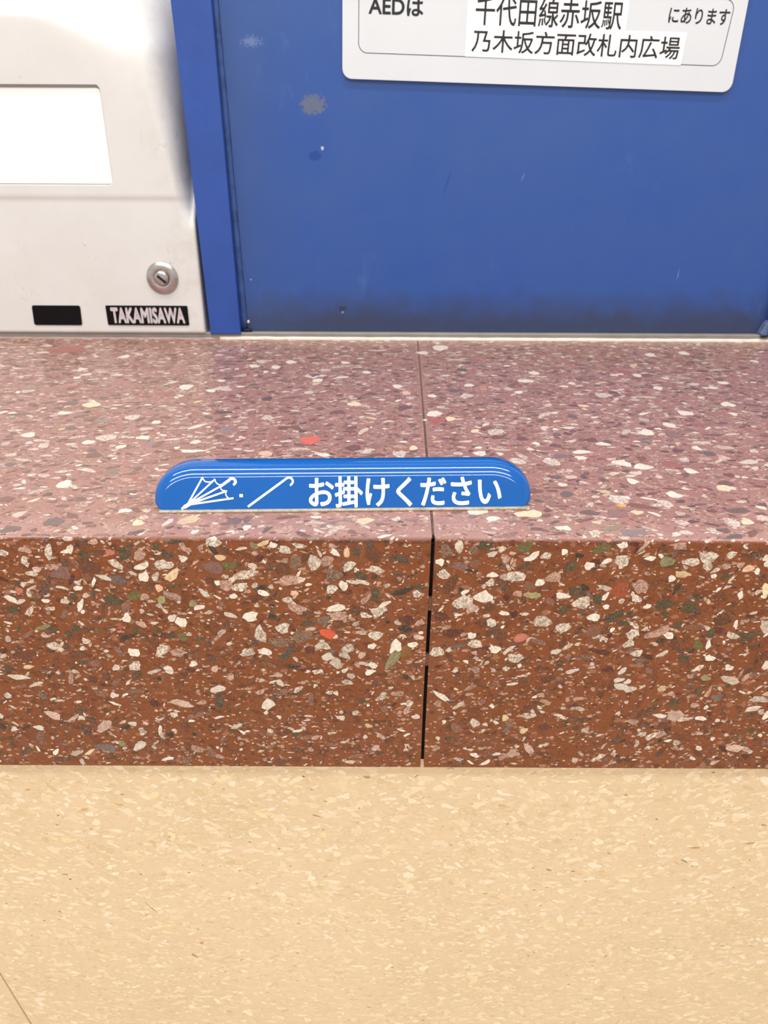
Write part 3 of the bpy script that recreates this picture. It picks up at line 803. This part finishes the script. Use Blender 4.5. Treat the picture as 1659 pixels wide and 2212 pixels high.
BC = [(lin(243, 222, 193), 30), (lin(237, 214, 182), 30), (lin(250, 234, 210), 14), (lin(232, 208, 176), 14), (lin(219, 196, 156), 5), (lin(242, 221, 178), 5),
      (lin(226, 178, 120), 0.25), (lin(168, 146, 100), 1.0), (lin(206, 148, 124), 0.12)]
BW = np.cumsum([b[1] for b in BC]); BW = BW / BW[-1]
rb = np.random.default_rng(4)
loops, cols = [], []
for i in range(19000):
    x = rb.uniform(-0.34, 0.26); s = rb.uniform(0.002, 0.345)
    size = min(0.0062, 0.0021 * math.exp(rb.normal(0, 0.5)))
    asp = rb.uniform(1.1, 3.2)
    wd, ht = size * math.sqrt(asp), size / math.sqrt(asp)
    if abs(x - XJ) < wd * 0.6: continue
    ci = int(np.searchsorted(BW, rb.random()))
    if ci >= 6: wd *= 0.6; ht *= 0.5
    ax, ay = outline(rb, wd, ht, rb.normal(0.1, 0.7))
    off = 0.00002 + 0.00004 * rb.random()
    loops.append(([wpt(x + a, s + b, off) for a, b in zip(ax, ay)][::-1], None))
    j = rb.uniform(0.95, 1.04)
    cols.append(tuple(c * j for c in BC[ci][0][:3]) + (0.2,))
me = build_mesh('crushed_stone', loops, cols, False)
tag(link('crushed_stone', me, M['beige_chip'], wf), kind='stuff')
# recognisable marks on the beige wall
def wall_mark(name, x, s, wd, ht, ang, col, n=8):
    ax, ay = outline(rb, wd, ht, ang, n)
    tp = [wpt(x + a, s + b, 0.00010) for a, b in zip(ax, ay)][::-1]
    bt = [wpt(x + a, s + b, -0.0005) for a, b in zip(ax, ay)][::-1]
    me = build_mesh(name, [(tp, bt)], [lin(*col)[:3] + (0.1,)], True)
    return link(name, me, M['beige_chip'], wf)
wall_mark('stone_chip', -0.1832, 0.0272, 0.0030, 0.0011, -0.2, (216, 150, 84))['label'] = 'orange-tan stone chip'
wall_mark('stone_chip', -0.1589, 0.0431, 0.0030, 0.0016, 0.1, (214, 158, 132))['label'] = 'pink stone chip'
wall_mark('stone_chip', 0.0527, 0.0382, 0.0050, 0.0016, 0.1, (214, 170, 120))
wall_mark('speck', -0.1815, 0.1080, 0.0017, 0.0008, 0.1, (60, 52, 40))
wall_mark('speck', -0.0458, 0.0154, 0.0013, 0.0009, 0.1, (60, 52, 40))
wall_mark('scratch', -0.1420, 0.1375, 0.0140, 0.00035, 1.15, (120, 104, 78), 6)
for q in range(46):
    wall_mark('speck', rb.uniform(-0.25, 0.24), rb.uniform(0.01, 0.28), rb.uniform(0.0008, 0.0022), rb.uniform(0.0004, 0.0009), rb.uniform(-0.8, 0.8), (140, 118, 76))

# ------------------------------------------------------------------ cream ticket machine
mach = empty('ticket_machine', (-0.38, 0.66, 0.8052), 'cream white ticket machine front with a white window, chrome lock and black plates', 'machine')
ML = mach.location
def sstep(a, b, x):
    t = min(1, max(0, (x - a) / (b - a)))
    return t * t * (3 - 2 * t)
XR_M = -0.1612
def mface(x, z):
    """y of the machine's moulded front"""
    y = 0.6400
    up = sstep(0.9070, 0.9110, z)
    y -= 0.0009 * up
    # right shoulder turning away above the crease
    k = sstep(0.885, 0.935, z)
    xr = -0.1750 - 0.022 * sstep(0.90, 1.04, z)
    b = max(0.0, x - xr)
    wdt = XR_M - 0.003 - xr
    y += k * 0.034 * (min(1.0, b / max(wdt, 1e-4))) ** 2.3
    # top: the face rolls back into an upward-facing shelf, dropping towards the right corner
    zt = 1.0305 - 0.017 * sstep(-0.262, -0.185, x)
    soft = 0.0010 + 0.008 * sstep(-0.28, -0.20, x)
    a = z - zt
    y += 1.15 * (math.sqrt(a * a + soft * soft) + a) / 2 * (1 - sstep(1.06, 1.10, z) * 0.0)
    # rounded bottom and side edge of the lower plate
    e = 0.0025
    d = XR_M - x
    if d < e: y += e - math.sqrt(max(0, e * e - (e - d) ** 2))
    d = z - 0.8050
    if d < e: y += e - math.sqrt(max(0, e * e - (e - d) ** 2))
    return min(y, 0.690)
xs = sorted(set([round(v, 5) for v in list(np.linspace(-0.60, -0.30, 20)) + list(np.linspace(-0.30, -0.1642, 90)) + list(np.linspace(-0.1642, XR_M, 9))]))
zs = sorted(set([round(v, 5) for v in list(np.linspace(0.8050, 0.8080, 7)) + list(np.linspace(0.8080, 0.90, 14)) + list(np.linspace(0.90, 1.06, 90)) + list(np.linspace(1.06, 1.10, 8))]))
bm = bmesh.new()
G = [[bm.verts.new((x, mface(x, z), z)) for z in zs] for x in xs]
for i in range(len(xs) - 1):
    for j in range(len(zs) - 1):
        bm.faces.new((G[i][j], G[i + 1][j], G[i + 1][j + 1], G[i][j + 1])).smooth = True
ring = [G[i][0] for i in range(len(xs))] + [G[-1][j] for j in range(1, len(zs))] + [G[i][-1] for i in range(len(xs) - 2, -1, -1)] + [G[0][j] for j in range(len(zs) - 2, 0, -1)]
back = [bm.verts.new((v.co.x, 0.697, v.co.z)) for v in ring]
for i in range(len(ring)):
    j = (i + 1) % len(ring)
    bm.faces.new((ring[i], back[i], back[j], ring[j]))
bm.faces.new(back[::-1])
for v in bm.verts: v.co -= ML
body = from_bm('body', bm, M['machine'], mach)
# window opening cut through the moulding
WIN = rounded([(-0.56, 0.9187), (-0.2206, 0.9187), (-0.2206, 0.9858), (-0.56, 0.9858)], [0.003] * 4, 5)
cut = prism_bm(WIN, 0.630, 0.6436)
cutter = from_bm('cutter', cut)
md = body.modifiers.new('window', 'BOOLEAN'); md.object = cutter; md.operation = 'DIFFERENCE'; md.solver = 'EXACT'
bpy.context.view_layer.update()
nm = bpy.data.meshes.new_from_object(body.evaluated_get(bpy.context.evaluated_depsgraph_get()))
body.modifiers.clear(); body.data = nm
bpy.data.objects.remove(cutter)
INS = rounded([(-0.558, 0.9193), (-0.2211, 0.9193), (-0.2211, 0.9840), (-0.558, 0.9840)], 0.0026, 5)
o = from_bm('window_insert', prism_bm([(x - ML.x, z - ML.z) for x, z in INS], 0.6416 - ML.y, 0.6440 - ML.y, 0.0003), M['white_panel'], mach)
o['label'] = 'blank glossy white insert'
# raised crease lip is part of the moulding; plates
P1 = rounded([(-0.3015, 0.8119), (-0.2621, 0.8119), (-0.2614, 0.8277), (-0.3007, 0.8277)], 0.0016, 4)
P2 = rounded([(-0.2406, 0.8122), (-0.1738, 0.8122), (-0.1738, 0.8279), (-0.2406, 0.8279)], 0.0008, 3)
o = from_bm('label_plate', prism_bm([(x - ML.x, z - ML.z) for x, z in P1], 0.6394 - ML.y, 0.6404 - ML.y), M['black'], mach); o['label'] = 'blank black plate'
np_ = from_bm('name_plate', prism_bm([(x - ML.x, z - ML.z) for x, z in P2], 0.6394 - ML.y, 0.6404 - ML.y), M['black'], mach); np_['label'] = 'black plate with silver letters'
me = text_mesh('TAKAMISAWA', 0.048, 0.0, 1.02)
o = link('lettering', me, M['silver'], np_)
quad_fit(o, [(-0.2370, 0.8135), (-0.1766, 0.8135), (-0.1766, 0.8266), (-0.2370, 0.8266)])
for v in me.vertices: v.co = Vector((v.co.x, 0.63925 - v.co.y * 0.002, v.co.z)) - ML
# seam below the crease on the shoulder is the machine's own; lock
def lathe_y(name, prof_, c, mat, parent, seg=40, org=Vector((0, 0, 0))):
    """profile of (radius, depth towards viewer) turned about the y axis"""
    bm = bmesh.new()
    rings = []
    for r, d in prof_:
        if r < 1e-6:
            rings.append([bm.verts.new(Vector((c[0], c[1] - d, c[2])) - org)])
        else:
            rings.append([bm.verts.new(Vector((c[0] + r * math.cos(2 * math.pi * k / seg), c[1] - d, c[2] + r * math.sin(2 * math.pi * k / seg))) - org) for k in range(seg)])
    for a, b in zip(rings, rings[1:]):
        for k in range(seg):
            if len(b) == 1: bm.faces.new((a[k], a[(k + 1) % seg], b[0]))
            else: bm.faces.new((a[k], a[(k + 1) % seg], b[(k + 1) % seg], b[k]))
    return from_bm(name, bm, mat, parent, True)
LC = (-0.1913, 0.6400, 0.8499)
lock = lathe_y('lock', [(0.0126, 0.0), (0.0126, 0.0009), (0.0120, 0.0015), (0.0100, 0.0022), (0.0066, 0.0030), (0.0061, 0.0026), (0.0060, 0.0022), (0.0, 0.0022)], LC, M['chrome'], mach, org=ML)
plug = lathe_y('lock_plug', [(0.0058, 0.0018), (0.0058, 0.0036), (0.0052, 0.0044), (0.0036, 0.0048), (0.0, 0.0049)], LC, M['chrome'], lock, org=ML)
kb = box_bm(-0.0042, 0.0042, -0.0001, 0.0006, -0.0010, 0.0010)
bmesh.ops.rotate(kb, verts=kb.verts, matrix=Matrix.Rotation(math.radians(41), 3, 'Y'))
bmesh.ops.translate(kb, verts=kb.verts, vec=Vector((LC[0] + 0.0006, LC[1] - 0.0050, LC[2] - 0.0006)) - ML)
from_bm('keyhole', kb, M['keyhole'], lock)

# ------------------------------------------------------------------ notice sign on the blue panel
SY = 0.6455
sg = empty('notice_sign', (0.1, 0.648, 0.985), 'pale grey notice board with black Japanese lettering and two white paper labels', 'sign')
SO = sg.location
def flat(name, pts, y0, y1, mat, parent, bev=0.0):
    return from_bm(name, prism_bm([(x - SO.x, z - SO.z) for x, z in pts], y0 - SO.y, y1 - SO.y, bev), mat, parent)
SB = rounded([(-0.0432, 0.9911), (0.2432, 0.9834), (0.2485, 1.145), (-0.0388, 1.153)], 0.0062, 6)
board = flat('board', SB, SY, 0.6484, M['sign'], sg, 0.0004)
# thin rounded outline
def ring_strip(pts, wd, y, mat, parent, name='outline'):
    bm = bmesh.new()
    n = len(pts)
    A, B = [], []
    for i in range(n):
        p = Vector(pts[i]); a = Vector(pts[i - 1]); b = Vector(pts[(i + 1) % n])
        d = (b - a).normalized(); nn = Vector((-d.y, d.x)) * wd / 2
        A.append(bm.verts.new((p.x + nn.x - SO.x, y - SO.y, p.y + nn.y - SO.z)))
        B.append(bm.verts.new((p.x - nn.x - SO.x, y - SO.y, p.y - nn.y - SO.z)))
    for i in range(n):
        j = (i + 1) % n
        bm.faces.new((A[i], A[j], B[j], B[i]))
    return from_bm(name, bm, mat, parent)
BX = rounded([(-0.0311, 1.0075), (0.2320, 1.0002), (0.2361, 1.0410), (-0.0300, 1.0483)], 0.0062, 6)
ring_strip(BX, 0.00045, SY - 0.00008, M['ink'], sg)
s1 = flat('paper_label', [(0.0466, 1.0233), (0.1604, 1.0203), (0.1610, 1.0440), (0.0472, 1.0470)], SY - 0.00022, SY, M['paper'], sg)
s2 = flat('paper_label', [(0.0461, 1.0054), (0.2033, 1.0006), (0.2049, 1.0205), (0.0466, 1.0238)], SY - 0.00036, SY, M['paper'], sg)
def sign_text(body, corners, bold, y, parent, space=1.0):
    me = text_mesh(body, bold, 0, space)
    o = link('lettering', me, M['ink'], parent)
    quad_fit(o, corners)
    for v in me.vertices: v.co = Vector((v.co.x, y - v.co.y * 0.002, v.co.z)) - SO
    return o
sign_text('千代田線赤坂駅', [(0.0523, 1.0249), (0.1571, 1.0222), (0.1574, 1.0397), (0.0528, 1.0424)], 0.010, SY - 0.0003, s1)
sign_text('乃木坂方面改札内広場', [(0.0505, 1.0083), (0.2008, 1.0040), (0.2012, 1.0183), (0.0510, 1.0226)], 0.010, SY - 0.00044, s2)
sign_text('AEDは', [(-0.0236, 1.0309), (0.0153, 1.0298), (0.0156, 1.0412), (-0.0232, 1.0423)], 0.024, SY - 0.0001, sg)
sign_text('にあります', [(0.1900, 1.0266), (0.2333, 1.0254), (0.2337, 1.0352), (0.1904, 1.0364)], 0.016, SY - 0.0001, sg)

# ------------------------------------------------------------------ blue umbrella and cane rest
HR = math.radians(2.07)
hd = empty('umbrella_rest', (-0.0238, 0.3027, ZT), 'glossy blue plastic umbrella and cane rest with white Japanese lettering, standing on the ledge', 'holder', HR)
TT = math.tan(math.radians(25))
H, WH, R = 0.0181, 0.0822, 0.0046
base = []
for cx, cz, rx, rz, a0 in ((-WH + 0.0040, 0.0006 + 0.0032, 0.0040, 0.0032, 180), (WH - 0.0040, 0.0006 + 0.0032, 0.0040, 0.0032, 270),
                           (WH - 0.0180, H - 0.0128, 0.0180, 0.0128, 0), (-WH + 0.0180, H - 0.0128, 0.0180, 0.0128, 90)):
    for k in range(15):
        a = math.radians(a0 + 90 * k / 14)
        base.append((cx + rx * math.cos(a), cz + rz * math.sin(a)))
def inset(pts, d):
    out = []
    n = len(pts)
    for i in range(n):
        a = Vector(pts[i - 1]); b = Vector(pts[(i + 1) % n]); p = Vector(pts[i])
        t = (b - a).normalized(); nn = Vector((-t.y, t.x))     # inward for counter-clockwise
        kz = 0.12 if nn.y > 0 else 1.0                         # barely rounded along the bottom
        out.append((p.x + nn.x * d, p.y + nn.y * d * kz))
    return out
bm = bmesh.new()
rings = []
NS = 10
for k in range(NS + 1):
    th = math.pi / 2 * k / NS
    ins = R * (1 - math.sin(th)); dep = R * (1 - math.cos(th))
    rings.append([bm.verts.new((x, z * TT + dep, z)) for x, z in inset(base, ins)])
rings.append([bm.verts.new((x, max(z * TT + R, 0.0) + 0.0040, z)) for x, z in base])
rings.append([bm.verts.new((x, z * TT + R + 0.0062, z)) for x, z in inset(base, 0.0012)])
for a, b in zip(rings, rings[1:]):
    n = len(a)
    for i in range(n): bm.faces.new((a[i], a[(i + 1) % n], b[(i + 1) % n], b[i])).smooth = True
f0 = bm.faces.new(rings[0]); f1 = bm.faces.new(rings[-1][::-1])
from_bm('body', bm, M['holder'], hd)
o = from_bm('adhesive_strip', box_bm(-0.0795, 0.0795, -0.0010, 0.0130, 0.00005, 0.0011, 0.0003), M['pad'], hd); o['label'] = 'silvery strip under the rest'
EPS = 0.00012
def to_face(me):
    for v in me.vertices:
        v.co = Vector((v.co.x, v.co.z * TT - EPS - v.co.y * 0.002, v.co.z))
me = text_mesh('お掛けください', 0.022, 0, 0.985)
lt = link('lettering', me, M['holder_ink'], hd)
quad_fit(lt, [(-0.0153, 0.0014), (0.0686, 0.0014), (0.0686, 0.0137), (-0.0153, 0.0137)])
to_face(me)

def stroke(bm, pts, wd, cap=True, lift=0.0):
    """flat ribbon with round ends in x,z (millimetres)"""
    P = [Vector(p) for p in pts]
    # smooth with Catmull-Rom when more than two points
    if len(P) > 2:
        Q = [P[0] * 2 - P[1]] + P + [P[-1] * 2 - P[-2]]
        out = []
        for i in range(1, len(Q) - 2):
            for k in range(5):
                t = k / 5
                a, b, c, d = Q[i - 1], Q[i], Q[i + 1], Q[i + 2]
                out.append(0.5 * ((2 * b) + (c - a) * t + (2 * a - 5 * b + 4 * c - d) * t * t + (3 * b - a - 3 * c + d) * t ** 3))
        out.append(P[-1]); P = out
    L, Rr = [], []
    for i, p in enumerate(P):
        d = (P[min(i + 1, len(P) - 1)] - P[max(i - 1, 0)]).normalized()
        nn = Vector((-d.y, d.x)) * wd / 2
        L.append(p + nn); Rr.append(p - nn)
    loopL = [bm.verts.new((p.x / 1000, lift, p.y / 1000)) for p in L]
    loopR = [bm.verts.new((p.x / 1000, lift, p.y / 1000)) for p in Rr]
    for i in range(len(P) - 1):
        bm.faces.new((loopL[i], loopR[i], loopR[i + 1], loopL[i + 1]))
    if cap:
        for p in (P[0], P[-1]):
            c = [bm.verts.new(((p.x + wd / 2 * math.cos(a)) / 1000, lift, (p.y + wd / 2 * math.sin(a)) / 1000)) for a in [2 * math.pi * k / 12 for k in range(12)]]
            bm.faces.new(c)
# folded umbrella drawing
bm = bmesh.new()
tip = (-67.4, 3.1)
for e, wd in (((-60.84, 13.7), 0.75), ((-55.6, 12.9), 0.70), ((-50.7, 8.3), 0.75), ((-47.9, 5.5), 0.75)):
    stroke(bm, [tip, e], wd)
stroke(bm, [(-69.6, 1.7), tip], 1.0)
stroke(bm, [(-68.6, 2.3), (-64.6, 4.4)], 1.5)
stroke(bm, [tip, (-53.0, 10.3)], 0.75)
for arc in ([(-60.84, 13.7), (-59.9, 12.3), (-58.1, 11.9), (-56.6, 12.2), (-55.6, 12.9)],
            [(-55.6, 12.9), (-55.0, 11.7), (-53.9, 10.9), (-52.3, 10.8)],
            [(-52.3, 10.8), (-53.1, 10.0), (-52.6, 8.8), (-50.7, 8.3)],
            [(-50.7, 8.3), (-50.9, 6.9), (-49.8, 5.6), (-47.9, 5.5)]):
    stroke(bm, arc, 0.50)
stroke(bm, [(-53.2, 10.2), (-49.9, 12.3), (-48.6, 13.2), (-47.2, 12.9), (-46.7, 11.8), (-47.3, 11.0)], 1.15)
for v in bm.verts: v.co.y = v.co.z * TT - EPS - 0.00002 * (hash((round(v.co.x, 6), round(v.co.z, 6))) % 5)
me = bpy.data.meshes.new('umbrella_drawing'); bm.to_mesh(me); bm.free()
o = link('umbrella_drawing', me, M['holder_ink'], hd); o['label'] = 'white line drawing of a half-folded umbrella'
bm = bmesh.new()
stroke(bm, [(-41.5, 2.1), (-25.9, 12.3)], 0.95, False)
stroke(bm, [(-26.3, 12.05), (-25.2, 12.8), (-24.1, 13.35), (-22.9, 13.2), (-22.1, 12.2), (-22.3, 11.2), (-23.0, 10.5)], 0.9)
for v in bm.verts: v.co.y = v.co.z * TT - EPS
me = bpy.data.meshes.new('cane_drawing'); bm.to_mesh(me); bm.free()
o = link('cane_drawing', me, M['holder_ink'], hd); o['label'] = 'white drawing of a cane'
bm = bmesh.new()
for q in [(-45.1, 7.1), (-43.6, 7.1), (-43.6, 5.85), (-45.1, 5.85)]: bm.verts.new((q[0] / 1000, q[1] / 1000 * TT - EPS, q[1] / 1000))
bm.faces.new(bm.verts[:])
from_bm('dot', bm, M['holder_ink'], hd)
